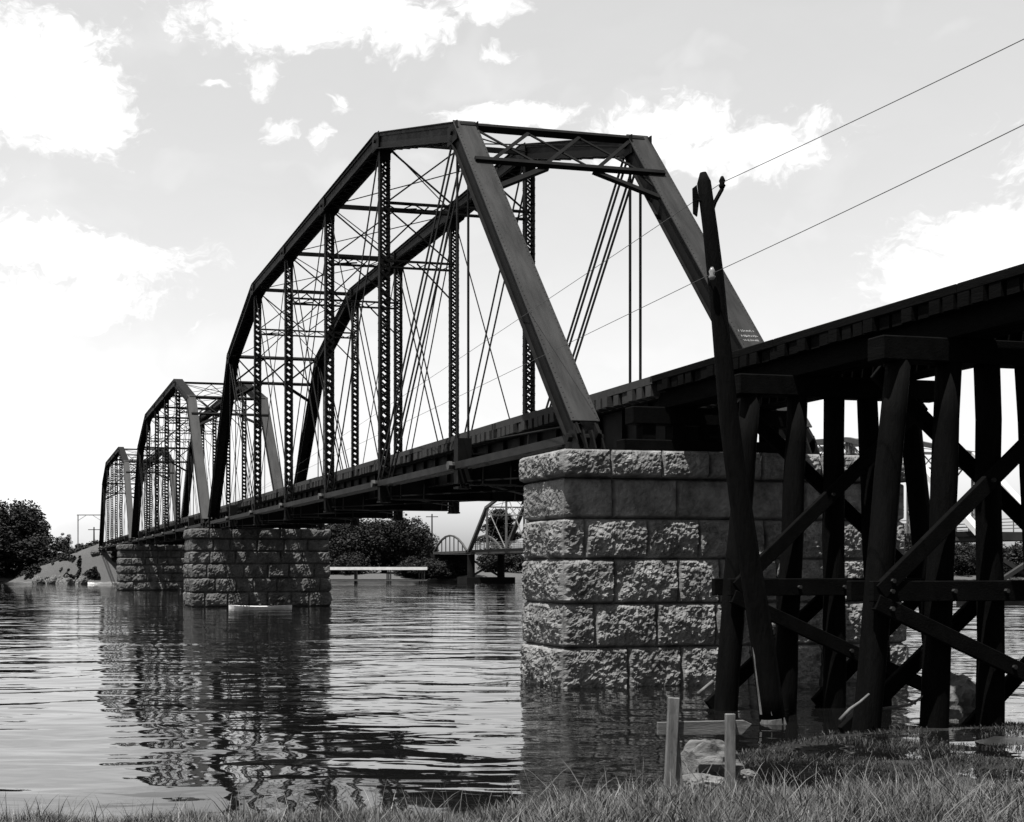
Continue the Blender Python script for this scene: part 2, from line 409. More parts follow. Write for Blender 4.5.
    for sg in (-1,1):
        mb = MB(); y = -WC+sg*1.0
        mb.box((-.6,y-.015,-.1),(7*P+.6,y+.015,.81))
        for z0, z1 in ((.81,.84),(-.13,-.1)): mb.box((-.6,y-.13,z0),(7*P+.6,y+.13,z1))
        for k in range(int(7*P/1.2)):
            mb.box((k*1.2,y-.11,-.1),(k*1.2+.02,y+.11,.81))
        B(mb, 'stringer', M['steel'])
    mb = MB(); rnd = random.Random(3)
    n = int((7*P+1.1)/.37)
    for k in range(n):
        x = -.75+k*.37; e = rnd.uniform(-.06,.06)
        mb.box((x,-WC-1.47+e,.842),(x+.235,-WC+1.47+e,1.08+rnd.uniform(-.01,.01)))
    tg = B(mb, 'tie_deck', M['tie'])
    for sg in (-1,1):
        mb = MB(); y = -WC+sg*1.34
        for k in range(9):
            x0 = -.8+k*(7*P+1.6)/9; x1 = x0+(7*P+1.6)/9-.015
            mb.box((x0,y-.1,1.094),(x1,y+.1,1.27+rnd.uniform(-.012,.012)))
        B(mb, 'guard_timber', M['tie'])
        mb = MB(); y = -WC+sg*.75
        mb.box((-.8,y-.07,1.094),(7*P+.8,y+.07,1.11)); mb.box((-.8,y-.012,1.11),(7*P+.8,y+.012,1.2)); mb.box((-.8,y-.036,1.2),(7*P+.8,y+.036,1.245))
        B(mb, 'rail', M['rod'])
    return root
spans = [make_span()]
for k in (1,2): spans.append(copy_tree(spans[0]))
LBL = ['large black riveted truss span nearest the viewer, starting on the big rock-faced pier',
       'middle truss span seen behind the nearest one, between the second and third stone piers',
       'smallest looking truss span at the left, farthest off and ending at the far bank embankment']
for k, r in enumerate(spans):
    r.location = W(SPAN_S[k], WC, ZP); tag(r, LBL[k], 'bridge span', 'truss spans of the railway bridge')
# chalk scribble on the near span's right-hand end post, and a pipe along its near side
r0 = spans[0]
posts = [o for o in r0.children if o.name.startswith('end_post')]
far_ep = posts[2]
mb = MB(); d = (Up(1,WF)-Lp(0,WF)).normalized(); u = d.cross(Vector((0,1,0))); u = u if u.z > 0 else -u
rnd = random.Random(5)
for row, t in enumerate((3.55, 3.36, 3.2)):
    y = .2
    while y > -.2:
        c = Lp(0,WF)+d*t+u*.285+Vector((0,y,0)); h = rnd.uniform(.04,.09)
        mb.bar(c-d*h*.5+Vector((0,rnd.uniform(-.02,.02),0)), c+d*h*.5+Vector((0,rnd.uniform(-.02,.02),0)), .014, .004, up=u)
        if rnd.random() < .6: mb.bar(c+d*h*.3*rnd.choice((-1,1)), c+Vector((0,-.035,0)), .012, .004, up=u)
        y -= rnd.uniform(.03,.06)
mb.build('chalk_mark', M['chalk'], far_ep, origin=S(0,WC,0))
mb = MB()
mb.tube([S(.75,12.35,.42), S(6.7,12.35,.62)], .03, 6); mb.tube([S(1.5,12.35,.45), S(1.5,12.35,.2)], .02, 5); mb.tube([S(4,12.35,.53), S(4,12.3,-.2)], .02, 5)
mb.build('hand_rail', M['rod'], r0, origin=S(0,WC,0))

# ------------------------------------------------------------------ stone piers
def pier(name, s0, s1, w0, w1, courses, joints, res, amp, material, seed, cap_over=.14, label=''):
    """courses: z levels top to bottom; each face is a heightfield of rock-faced blocks"""
    rnd = random.Random(seed)
    root = bempty(name, S((s0+s1)/2,(w0+w1)/2,0))
    org = S((s0+s1)/2,(w0+w1)/2,0)
    ztop = courses[0]
    def face(mb, p0, axis, length, nrm, zt, zb, vj, sd, a):
        nu = max(2, int(length/res)); nv = max(2, int((zt-zb)/res))
        base = len(mb.v); jw = .022 if res < .08 else .04
        for j in range(nv+1):
            z = zb + (zt-zb)*j/nv
            for i in range(nu+1):
                uu = length*i/nu
                du = min([abs(uu-x) for x in vj] + [9]); dz = min(zt-z, z-zb)
                edge = min(1, max(0, (min(du, dz)-jw*.5)/.055)); edge = edge*edge*(3-2*edge)
                bi = sum(1 for x in vj if uu > x)
                p = Vector((uu*1.3+bi*7.7, z*1.3, sd*3.1+zt*9))
                vd = noise.voronoi(p*Vector((2.6,2.6,2.6)) if False else p*2.6)[0]; v2 = noise.voronoi(p*6.5+Vector((5,2,9)))[0]
                h = noise.fractal(p*1.2, .8, 2.2, 5)*.4 + (vd[1]-vd[0])*.16 + (v2[1]-v2[0])*.17 + noise.noise(p*9)*.2 + noise.noise(p*19)*.15 + noise.noise(p*34)*.08 - .05
                zz_ = (z-zb)/(zt-zb); h += .3*(1-(2*zz_-1)**2) - .14
                h += .35*noise.noise(Vector((bi*3.7+sd*1.9, zt*5.3, 2.2)))
                h = .085 + a*h
                cd = min(uu, length-uu)
                if cd < .06: h = .06 + (h-.06)*cd/.06    # drafted margin at the corner
                ez = min(1, max(0, (dz-jw*.5)/.055)); ez = ez*ez*(3-2*ez); ush = .06*ez*(max(0,1-(length-uu)/.2)-max(0,1-uu/.2))
                if dz < jw or du < jw: hh = -.035
                else: hh = h*edge
                if j in (0,nv): hh = min(hh, .0)
                mb.v.append(p0 + axis*(uu+ush) + nrm*hh + Vector((0,0,z)))
        for j in range(nv):
            for i in range(nu):
                k = base+j*(nu+1)+i; mb.f.append((k,k+1,k+nu+2,k+nu+1))
    def vjoints(length, ci, given):
        if given: return given
        out = []; x = rnd.uniform(.7,1.5)
        while x < length-.45: out.append(x); x += rnd.uniform(1.05,1.75)
        return out
    body = MB(); capm = MB()
    for ci in range(len(courses)-1):
        zt, zb = courses[ci], courses[ci+1]
        ov = .1 if ci == 0 else (.012 if res < .08 else .025)*ci; ovf = cap_over if ci == 0 else ov
        mb = capm if ci == 0 else body
        a0, a1, b0, b1 = s0-ovf, s1+ov, w0-ov, w1+ov
        a = amp*(.5 if ci == 1 else (.8 if ci == 0 else 1))
        front = joints.get(ci) if joints else None
        if front:
            fj = [x-b0 for x in front]; x = fj[-1]+rnd.uniform(1.1,1.7)
            while x < b1-b0-.5: fj.append(x); x += rnd.uniform(1.1,1.7)
        else: fj = vjoints(b1-b0, ci, None)
        sj = [] if ci % 2 else [(a1-a0)*rnd.uniform(.4,.6)]
        face(mb, S(a0,b0,0), Vector((0,-1,0)), b1-b0, Vector((-1,0,0)), zt, zb, fj, seed+ci, a)
        face(mb, S(a1,b0,0), Vector((-1,0,0)), a1-a0, Vector((0,1,0)), zt, zb, sj, seed+ci+20, a)
        face(mb, S(a0,b1,0), Vector((1,0,0)), a1-a0, Vector((0,-1,0)), zt, zb, sj, seed+ci+40, a)
        face(mb, S(a1,b1,0), Vector((0,1,0)), b1-b0, Vector((1,0,0)), zt, zb, vjoints(b1-b0,ci,None), seed+ci+60, a)
        if ci == 0:
            for zz in (zt-.001, zb+.001):
                mb.add([S(a0,b0,zz),S(a1,b0,zz),S(a1,b1,zz),S(a0,b1,zz)], [(0,1,2,3)])
        else:   # closing sheet on top of the course (the ledge left by the rough faces)
            mb.add([S(a0,b0,zt-.002),S(a1,b0,zt-.002),S(a1,b1,zt-.002),S(a0,b1,zt-.002)], [(0,1,2,3)])
    body.build('shaft', material, root, origin=org, recalc=False)
    capm.build('cap_course', material, root, origin=org, recalc=False)
    if False:
        mb = MB()
        mb.box(S(s0-.5,w0-.35,-1.4), S(s1+.5,w1+.35,.22)); mb.build('footing', material, root, origin=org, bevel=.1)
    tag(root, label, 'bridge pier', 'stone piers of the railway bridge')
    return root
def px_w(x, s):
    r = (x-300)/1250; Y = s/(NX-NY*r); return (NX*r+NY)*Y
zx = lambda L: [px_w(500+x/2.935, 24) for x in L]
pier('stone_pier', 24.0, 25.9, 11.0, 18.9, [4.94,4.36,3.51,2.67,1.74,.83,-.1,-1.5],
     {0:zx([310,460,595]),1:zx([328,515]),2:zx([245,430,580]),3:zx([330,518,640]),4:zx([272,455]),5:zx([370,525]),6:zx([300,480])},
     .026, .17, M['stone'], 3, cap_over=.21, label='big rock-faced stone pier nearest the viewer, carrying the near truss end beside the timber trestle')
FC = [4.94,4.3,3.5,2.7,1.8,.9,.0,-1.2]
pier('stone_pier', 78.1, 81.6, 10.65, 19.3, FC, None, .09, .22, M['farstone'], 11, label='second stone pier out in the river with a white skiff lying against its foot')
pier('stone_pier', 134.2, 137.8, 10.5, 19.3, FC, None, .12, .25, M['farstone'], 23, label='third stone pier, half hidden behind the second, left of the skiff')
pier('stone_pier', 190.6, 194.0, 10.6, 19.3, FC, None, .14, .25, M['farstone'], 37, label='smallest looking stone pier at the far bank, farthest left beside the riprap')

# ------------------------------------------------------------------ timber trestle
CAPZ = 5.87
def pile_pts(s, wt, wb, zt, zb, n=9, r=.19, seed=0):
    rnd = random.Random(seed); pts = []; rs = []
    for i in range(n):
        t = i/(n-1); e = .012
        pts.append(S(s+rnd.uniform(-e,e), wb+(wt-wb)*t+rnd.uniform(-e,e), zb+(zt-zb)*t)); rs.append(r*(1.12-.14*t)*(1+rnd.uniform(-.03,.03)))
    return pts, rs
def make_bent(s, idx, label):
    root = bempty('pile_bent', S(s,WC-.2,0)); org = S(s,WC-.2,0)
    B = lambda mb, name, m, par=None, **k: mb.build(name, m, par or root, origin=org, **k)
    tops = [12.55,13.42,14.15,14.88,15.72]; bots = [11.95,13.15,14.2,15.2,16.5]
    zc = CAPZ-.36
    rnd = random.Random(idx)
    for k in range(5):
        mb = MB(); pts, rs = pile_pts(s, tops[k]+rnd.uniform(-.04,.04), bots[k]-(bots[k]-tops[k])*.0, zc+.01, -1.0, seed=idx*10+k, r=.178)
        mb.tube(pts, rs, 12, jit=.03); B(mb, 'pile', M['pile'], smooth=True)
    mb = MB(); mb.box(S(s-.18,12.2,zc), S(s+.18,16.3,CAPZ)); cp = B(mb, 'cap', M['timber'], bevel=.02)
    wat = lambda k, z: bots[k] + (tops[k]-bots[k])*((z+1.0)/(zc+1.0))
    off = .27
    def brace(wa, za, wb2, zb2, side, name='cross_brace'):
        mb = MB(); a = S(s+side*off, wa, za); b = S(s+side*off, wb2, zb2); d = (b-a).normalized()*.25
        mb.bar(a-d, b+d, .09, .24, up=(0,0,1)); 
        o = B(mb, name, M['timber'], bevel=.012)
        for t in ((0,.5,1) if side < 0 else ()):
            bl = MB(); c = a.lerp(b,t); bl.tube([c+Vector((side*.04,0,0)), c+Vector((side*.085,0,0))], .035, 6)
            B(bl, 'bolt', M['bolt'], o)
    brace(wat(0,2.3), 2.3, wat(4,5.1)-.15, 5.25, -1); brace(wat(0,5.1)+.1, 5.25, wat(4,2.3), 2.3, 1)
    brace(wat(0,2.1), 1.9, wat(4,.1), .15, -1)
    brace(wat(2,2.1), 1.95, wat(0,.2), .2, 1); brace(wat(4,2.1), 1.95, wat(2,.2), .2, 1)
    for side in (-1,1):
        mb = MB(); mb.box(S(s+side*.25-.05*1, wat(0,2.15)-.3, 2.0), S(s+side*.25+.05, wat(4,2.15)+.3, 2.3))
        o = B(mb, 'girt', M['timber'], bevel=.012)
        for k in (range(5) if side < 0 else ()):
            bl = MB(); c = S(s+side*.3, wat(k,2.15), 2.15); bl.tube([c, c+Vector((side*.05,0,0))], .035, 6)
            B(bl, 'bolt', M['bolt'], o)
    tag(root, label, 'trestle bent', 'pile bents of the timber trestle')
    return root
make_bent(19.7, 1, 'dark timber pile bent with cross braces standing closest in front of the rock-faced pier')
make_bent(16.0, 2, 'dark timber pile bent at the right with jutting cap end and muddy foot')
make_bent(12.3, 3, 'timber pile bent mostly outside the right edge of the view')
# cribbed sill bent on top of the pier
root = bempty('sill_bent', S(23.98+.6,WC,4.94)); org = S(24.58,WC,4.94)
mb = MB(); mb.box(S(23.98,12.5,5.5), S(24.34,16.4,CAPZ)); mb.build('cap', M['timber'], root, origin=org, bevel=.02)
for w in (12.9,13.6,14.35,15.1,15.8):
    mb = MB(); mb.box(S(24.02,w-.15,5.18), S(24.3,w+.15,5.5)); mb.build('post', M['timber'], root, origin=org)
mb = MB(); mb.box(S(23.99,12.3,4.95), S(24.33,16.4,5.18)); mb.build('sill', M['timber'], root, origin=org, bevel=.02)
tag(root, 'short stack of dark timbers on top of the near stone pier, under the trestle deck', 'timber bent')
# trestle deck
DS0, DS1 = 6.5, 24.42
root = bempty('trestle_deck', S(DS1,WC,CAPZ)); org = S(DS1,WC,CAPZ)
B = lambda mb, name, m, par=None, **k: mb.build(name, m, par or root, origin=org, **k)
for w in (WC-1.12,WC-.88,WC-.64,WC+.64,WC+.88,WC+1.12):
    mb = MB(); mb.box(S(DS0,w-.1,CAPZ+.002), S(DS1-.02,w+.1,CAPZ+.34)); B(mb, 'stringer', M['timber'])
mb = MB(); rnd = random.Random(9); n = int((DS1-DS0)/.29)
for k in range(n):
    x = DS0+k*.29; e = rnd.uniform(-.05,.05)
    mb.box(S(x,WC-1.42+e,CAPZ+.342), S(x+.22,WC+1.42+e,CAPZ+.55))
B(mb, 'tie_deck', M['timber'])
for sg in (-1,1):
    mb = MB()
    for k in range(4):
        a = DS0+k*(DS1-DS0)/4; mb.box(S(a,WC+sg*1.33-.11,CAPZ+.552), S(a+(DS1-DS0)/4-.015,WC+sg*1.33+.11,CAPZ+.70))
    B(mb, 'guard_timber', M['timber'], bevel=.015)
    # long fascia timber carried on the cap ends
    mb = MB(); w = WC+sg*.75
    mb.box(S(DS0,w-.07,CAPZ+.565),S(DS1,w+.07,CAPZ+.58)); mb.box(S(DS0,w-.012,CAPZ+.58),S(DS1,w+.012,CAPZ+.67)); mb.box(S(DS0,w-.036,CAPZ+.67),S(DS1,w+.036,CAPZ+.715))
    B(mb, 'rail', M['rod'])
tag(root, 'black timber trestle deck with tie ends and guard timbers along the top', 'trestle deck')

# ------------------------------------------------------------------ leaning pole and wires
PB = Vector((7.6,20.0,-.3)); PT = Vector((6.42,19.9,8.62))
root = empty('leaning_pole', (PB.x,PB.y,0))
pts = []; rs = []
for i in range(13):
    t = i/12; p = PB.lerp(PT,t) + Vector((.16*math.sin(t*3.1)*(-.3)+.03*math.sin(t*9), 0, 0)); pts.append(p); rs.append(.205-.095*t)
pts.append(PT+Vector((-.005,0,.16))); rs.append(.05)
mb = MB(); mb.tube(pts, rs, 12, jit=.04); mb.build('shaft', M['pile'], root, origin=root.location, smooth=True)
I1 = Vector((6.72,19.9,8.62)); I2 = Vector((6.5,19.72,7.13)); I3 = Vector((6.30,19.85,8.32))
mb = MB(); mb.tube([Vector((6.52,19.9,8.05)), Vector((6.6,19.9,8.3)), I1-Vector((0,0,.1))], .035, 6); br = mb.build('bracket', M['timber'], root, origin=root.location)
def insul(c):
    mb = MB(); mb.tube([c+Vector((0,0,-.1)),c+Vector((0,0,-.05)),c+Vector((0,0,-.02)),c+Vector((0,0,.03)),c+Vector((0,0,.1))],[.03,.055,.035,.05,.02],10); return mb
insul(I1).build('insulator', M['pile'], br, origin=root.location, smooth=True)
insul(I2).build('insulator', M['glass'], root, origin=root.location, smooth=True)
mb = MB(); mb.prism([I3+Vector((-.05,0,-.2)), I3+Vector((.01,0,-.25)), I3+Vector((.04,0,.0)), I3+Vector((0,0,.25)), I3+Vector((-.06,0,.2))], (0,.04,0)); mb.tube([I3, I3+Vector((.22,.05,0))], .02, 5)
mb.build('plate', M['timber'], root, origin=root.location)
mb = MB(); c0 = Vector((PB.x,PB.y,0)).lerp(PT,.0); q = lambda t: PB.lerp(PT,t)
mb.tube([q(.03)+Vector((-.01,-.03,0)), q(.043)+Vector((-.01,-.03,0))], [.2,.19], 9, jit=.06); mb.prism([q(.05)+Vector((-.2,-.04,0)), q(.05)+Vector((-.06,-.19,0)), q(.17)+Vector((-.185,-.05,0))], (.03,.03,0))
mb.build('worn_base', M['oldwood'], root, origin=root.location)
tag(root, 'old leaning wooden utility pole with pointed top, standing in front of the trestle bent', 'utility pole')
def wire(pts, label, name='overhead_wire'):
    mb = MB(); mb.tube(pts, .006, 5, cap=False); tag(mb.build(name, M['wire']), label, 'wire', 'overhead wires')
def sag(a, b, sg, n=24): return [a.lerp(b, i/n) - Vector((0,0,sg*4*(i/n)*(1-i/n))) for i in range(n+1)]
def wire_path(I, a, b, sa, sb): return sag(a, I, sa)[:-1] + sag(I, b, sb)
A1 = Vector((13.2,-4.0,8.95)); A2 = Vector((13.0,-4.0,9.3))
E1 = W(150,21,7.6); E2 = W(190,21.5,8.6)
wire(wire_path(I1, A1, E1, .25, .3), 'upper thin wire running from the leaning pole top to the upper right')
wire(wire_path(I2, A2, E2, .3, .5), 'lower thin wire from the white insulator partway down the leaning pole')

# ------------------------------------------------------------------ shore odds and ends
def gz(x, y): return ground_z(x, y)
def px_ground(px, Y): X = (px-300)/1250*Y; return X
Yb = 12.2; sx = .00976
root = empty('board_barrier', (px_ground(700,Yb), Yb, gz(px_ground(700,Yb),Yb)))
g0 = gz(px_ground(700,Yb),Yb); zpx = lambda y: EYE-(y-567)/1250*Yb
def stake(xb, xt, yt, w, dy=0, lean=0):
    mb = MB(); a = Vector((px_ground(xb,Yb), Yb+dy, g0-.2)); b = Vector((px_ground(xt,Yb), Yb+dy+lean, zpx(yt)))
    mb.bar(a, b, w, .05, up=(0,1,0)); mb.build('stake', M['oldwood'], root, origin=root.location, bevel=.006)
stake(666,672,697,.105,-.06); stake(681,675,727,.06,-.03,.03); stake(728,728,713,.095,-.06)
zb = zpx(736); zt = zpx(720); xl = px_ground(657,Yb); xr = px_ground(741,Yb); xp = px_ground(751,Yb)
mb = MB(); mb.prism([Vector((xl,Yb-.03,zb+.01)),Vector((xr,Yb-.03,zb+.015)),Vector((xp,Yb-.03,zt-.035)),Vector((xr+.02,Yb-.03,zt)),Vector((xl,Yb-.03,zt-.02))],(0,.045,0))
mb.build('board', M['board'], root, origin=root.location, bevel=.004)
tag(root, 'weathered plank nailed across upright stakes in the grass at the water edge', 'barrier')

def rock(name, c, r, seed, material, label, cat, group=None, sq=(1,1,.7)):
    bm = bmesh.new(); bmesh.ops.create_icosphere(bm, subdivisions=4, radius=1)
    for v in bm.verts:
        p = v.co.copy(); f = 1+.3*noise.fractal(p*1.3+Vector((seed*7,0,0)), .7, 2.1, 5)+.12*abs(noise.noise(p*4+Vector((seed,3,1))))
        v.co = Vector((p.x*sq[0],p.y*sq[1],p.z*sq[2]))*f*r
    me = bpy.data.meshes.new(name); bm.to_mesh(me); bm.free(); me.materials.append(material)
    o = bpy.data.objects.new(name, me); C.objects.link(o); o.location = c
    return tag(o, label, cat, group)
# weathered log lying behind the barrier
Yl = 12.9
mb = MB(); rnd = random.Random(2); n = 44
a = Vector((px_ground(684,Yl), Yl-.12, g0+.24)); b = Vector((px_ground(736,Yl), Yl+.16, g0+.18))
base = len(mb.v); rings = 30
for i in range(rings+1):
    t = i/rings; c = a.lerp(b,t); d = (b-a).normalized(); sd = d.cross(Vector((0,0,1))).normalized(); u = sd.cross(d)
    for k in range(n):
        th = 2*math.pi*k/n
        r = .25*(1+.1*math.sin(7*th+t*2)+.3*noise.noise(Vector((math.cos(th)*2.2,math.sin(th)*3.4,t*2.2)))+.1*noise.noise(Vector((math.cos(th)*8,math.sin(th)*8,t*6))))*(1-.45*abs(2*t-1)**3)
        mb.v.append(c+(sd*math.cos(th)+u*math.sin(th))*r)
for i in range(rings):
    for k in range(n): mb.f.append((i*n+k, i*n+(k+1)%n, (i+1)*n+(k+1)%n, (i+1)*n+k))
mb.f.append(tuple(range(n))); mb.f.append(tuple(rings*n+k for k in range(n)))
tag(mb.build('driftwood_log', M['log'], origin=(0,0,0), smooth=False), 'short fluted grey log lying behind the plank barrier', 'log')
rock('rock', (px_ground(701,12.5),12.5,g0+.09), .17, 4, M['rock'], 'low pale rock on the grass under the grey log', 'rock', sq=(1.25,.8,.6))
rock('stone', (px_ground(746,14.0),14.0,gz(px_ground(746,14.0),14.0)+.06), .085, 6, M['pale'], 'small white stone at the water edge, right of the grey log', 'stone', sq=(1.3,.8,.6))
Yr = 20.6
rock('boulder', (px_ground(955,Yr),Yr+.1,.25), .5, 9, M['rock'], 'dark boulder between the piles at the right of the trestle', 'boulder', sq=(.8,.8,.9))
def branch(pts, r0, r1, label):
    n = len(pts); mb = MB(); mb.tube(pts, [r0+(r1-r0)*i/(n-1) for i in range(n)], 8, jit=.08)
    tag(mb.build('driftwood_branch', M['pale'], smooth=True), label, 'branch', 'driftwood branches around the piles')
def pxp(px, py, Y): return Vector(((px-300)/1250*Y, Y, EYE-(py-567)/1250*Y))
branch([pxp(840,720,17.8),pxp(850,709,17.85),pxp(860,702,17.9),pxp(869,694,17.95)], .026,.016, 'pale stick leaning against the foot of the thick pile on the shore')
branch([pxp(882,709,18.5),pxp(897,707,18.5),pxp(912,704,18.5),pxp(926,694,18.5)], .028,.016, 'bent pale branch lying between two piles on the shore')
branch([pxp(893,692,18.9),pxp(904,698,18.8),pxp(916,704,18.7)], .03,.018, 'thin pale branch crossing the bent one between the piles')
branch([pxp(698,694,20.2),pxp(706,687,20.25),pxp(713,681,20.3)], .03,.025, 'pale stub of a brace end at the foot of the leftmost battered pile')  # a brace end, built like the branches

# grass
def make_grass():
    rnd = random.Random(12); vs = []; fs = []
    def blade(x, y, z, h, w, lean, az):
        b = len(vs); dx, dy = math.cos(az), math.sin(az); fx, fy = rnd.uniform(-1,1), rnd.uniform(-1,1)
        l = math.hypot(fx,fy) or 1; fx/=l; fy/=l
        for t, ww in ((0,1),(.45,.8),(.8,.45)):
            cx = x+dx*lean*t*t; cy = y+dy*lean*t*t; cz = z+h*t*(1-.12*t)
            vs.append((cx-fx*w*ww/2, cy-fy*w*ww/2, cz)); vs.append((cx+fx*w*ww/2, cy+fy*w*ww/2, cz))
        vs.append((x+dx*lean, y+dy*lean, z+h*.88))
        fs.extend([(b,b+1,b+3,b+2),(b+2,b+3,b+5,b+4),(b+4,b+5,b+6)])
    n = 0
    while n < 52000:
        Y = 8.6+rnd.random()**1.4*11.5; X = (rnd.uniform(-40,1080)-300)/1250*Y
        d = lerp_tab(X, NEAR)-Y
        if d < .15: continue
        cl = noise.noise(Vector((X*1.1,Y*1.1,3)))*.5+noise.noise(Vector((X*3.5,Y*3.5,8)))*.5
        shore = min(1, max(0, (d-.2)/1.6))
        if rnd.random() > (.18+.82*shore)*(.5+1.5*cl): continue
        marsh = min(1, max(0, (13.5-Y+noise.noise(Vector((X*.7,Y*.7,51)))*.9)/1.5)); 
        shore *= (.12+.88*marsh)*lerp_tab(X, [(-2,.75),(2.5,1.0)])
        if 3.1 < X < 5.0 and Y > 11.0: shore *= .35
        if marsh < .75 and rnd.random() < 1-.5*marsh: continue
        h = (.04+.15*shore)*(.55+rnd.random()*.8)*(1+cl*.7)
        if rnd.random() < .025*shore: h *= 2.1
        blade(X, Y, ground_z(X,Y)-.01, h, rnd.uniform(.006,.013), h*rnd.uniform(.1,.75), rnd.uniform(0,6.28)); n += 1
    n0 = len(fs); n = 0
    while n < 900:
        Y = 8.8+rnd.random()*5.0; X = (rnd.uniform(-40,1080)-300)/1250*Y
        d = lerp_tab(X, NEAR)-Y
        if d < .4 or noise.noise(Vector((X*.9,Y*.9,33))) < -.05: continue
        blade(X, Y, ground_z(X,Y)-.01, rnd.uniform(.14,.4), rnd.uniform(.004,.008), rnd.uniform(.02,.2), rnd.uniform(0,6.28)); n += 1
    me = bpy.data.meshes.new('grass'); me.from_pydata(vs, [], fs); me.materials.append(M['grass']); me.materials.append(M['dry'])
    for p in me.polygons[n0:]: p.material_index = 1
    o = bpy.data.objects.new('grass', me); C.objects.link(o)
    tag(o, 'uneven grass growing along the near bank at the bottom of the view', 'grass', kind='stuff')
make_grass()
def make_marsh():
    rnd = random.Random(31); vs = []; fs = []; n = 0
    while n < 26000:
        Y = 12.2+rnd.random()*8.2; X = (rnd.uniform(600,1080)-300)/1250*Y
        d = lerp_tab(X, NEAR)-Y
        if d < -.25: continue
        cl = noise.noise(Vector((X*.8,Y*.8,13)))+.6*noise.noise(Vector((X*2.7,Y*2.7,18)))
        if rnd.random() > (.25+.8*cl)*(1 if Y > 15.5 else 1.5): continue
        h = rnd.uniform(.015,.055)*(1+.8*cl); z = max(ground_z(X,Y), 0)-.005; b = len(vs)
        az = rnd.uniform(0,6.28); w = rnd.uniform(.002,.006); ln = h*rnd.uniform(.1,1.3); a2 = rnd.uniform(0,6.28); fx, fy = math.cos(a2)*w, math.sin(a2)*w; dx, dy = math.cos(az)*ln, math.sin(az)*ln
        vs += [(X-fx,Y-fy,z),(X+fx,Y+fy,z),(X+dx*.5+fx,Y+dy*.5+fy,z+h*.6),(X+dx*.5-fx,Y+dy*.5-fy,z+h*.6),(X+dx,Y+dy,z+h)]
        fs += [(b,b+1,b+2,b+3),(b+3,b+2,b+4)]; n += 1
    me = bpy.data.meshes.new('marsh_plants'); me.from_pydata(vs, [], fs); me.materials.append(M['marsh'])
    o = bpy.data.objects.new('marsh_plants', me); C.objects.link(o)
    tag(o, 'low dark marsh plants covering the wet mud around the pile feet', 'marsh plants', kind='stuff')
make_marsh()
def make_scrub():
    rnd = random.Random(41); vs = []; fs = []; n = 0
    while n < 42000:
        s = 186.5+75*rnd.random()**3; w = WC-rnd.uniform(-3,26); p = W(s,w); z = ground_z(p.x,p.y)
        if z < .7 or z > 6.3: continue
        cl = noise.noise(Vector((s*.35,w*.35,5)))+.6*noise.noise(Vector((s*1.1,w*1.1,9)))-.06
        if cl < .02 or (-3.3 < w-WC-noise.noise(Vector((s*.5,0,0))) < -1.3 and s < 200): continue
        h = rnd.random()**1.5*.7*min(1.3,cl*2.4); q = rnd.uniform(.1,.24)
        a = Vector((rnd.uniform(-1,1),rnd.uniform(-1,1),rnd.uniform(-.6,.6))).normalized()*q; c = a.cross(Vector((rnd.uniform(-1,1),rnd.uniform(-1,1),1)))
        o = Vector((p.x,p.y,z+h)); b = len(vs); vs += [o-a,o+c*.6,o+a,o-c*.6]; fs.append((b,b+1,b+2,b+3)); n += 1
    me = bpy.data.meshes.new('scrub'); me.from_pydata(vs, [], fs); me.materials.append(M['leafB'])
    o = bpy.data.objects.new('scrub', me); C.objects.link(o)
    tag(o, 'patchy dark scrub on the side of the far railway embankment', 'scrub', kind='stuff')
make_scrub()

# ------------------------------------------------------------------ white skiff by the second pier
Yk = 76.8
xk0, xk1 = (229-300)/1250*Yk, (292-300)/1250*Yk
root = empty('skiff', ((xk0+xk1)/2, Yk-.3, 0))
mb = MB(); L_ = xk1-xk0; secs = []
for i in range(13):
    t = i/12; hw = .45*(1-abs(2*t-1)**3)*(.9)+.06; hh = .1+.08*abs(2*t-1)**2
    x = -L_/2+L_*t; secs.append([(x,-hw,hh),(x,-hw*.7,-.12),(x,hw*.7,-.12),(x,hw,hh),(x,hw*.92,hh),(x,hw*.6,.0),(x,-hw*.6,.0),(x,-hw*.92,hh)])
for i, sx_ in enumerate(secs): mb.v += [Vector(p) for p in sx_]
for i in range(12):
    for k in range(8): mb.f.append((i*8+k, i*8+(k+1)%8, (i+1)*8+(k+1)%8, (i+1)*8+k))
mb.f.append(tuple(range(8))); mb.f.append(tuple(96+k for k in range(8)))
mb.build('hull', M['white'], root)
for x in (-.9,.7):
    mb = MB(); mb.box((x-.12,-.4,.07),(x+.12,.4,.095)); mb.build('thwart', M['grey'], root)
tag(root, 'slim white skiff floating against the foot of the second stone pier', 'boat')

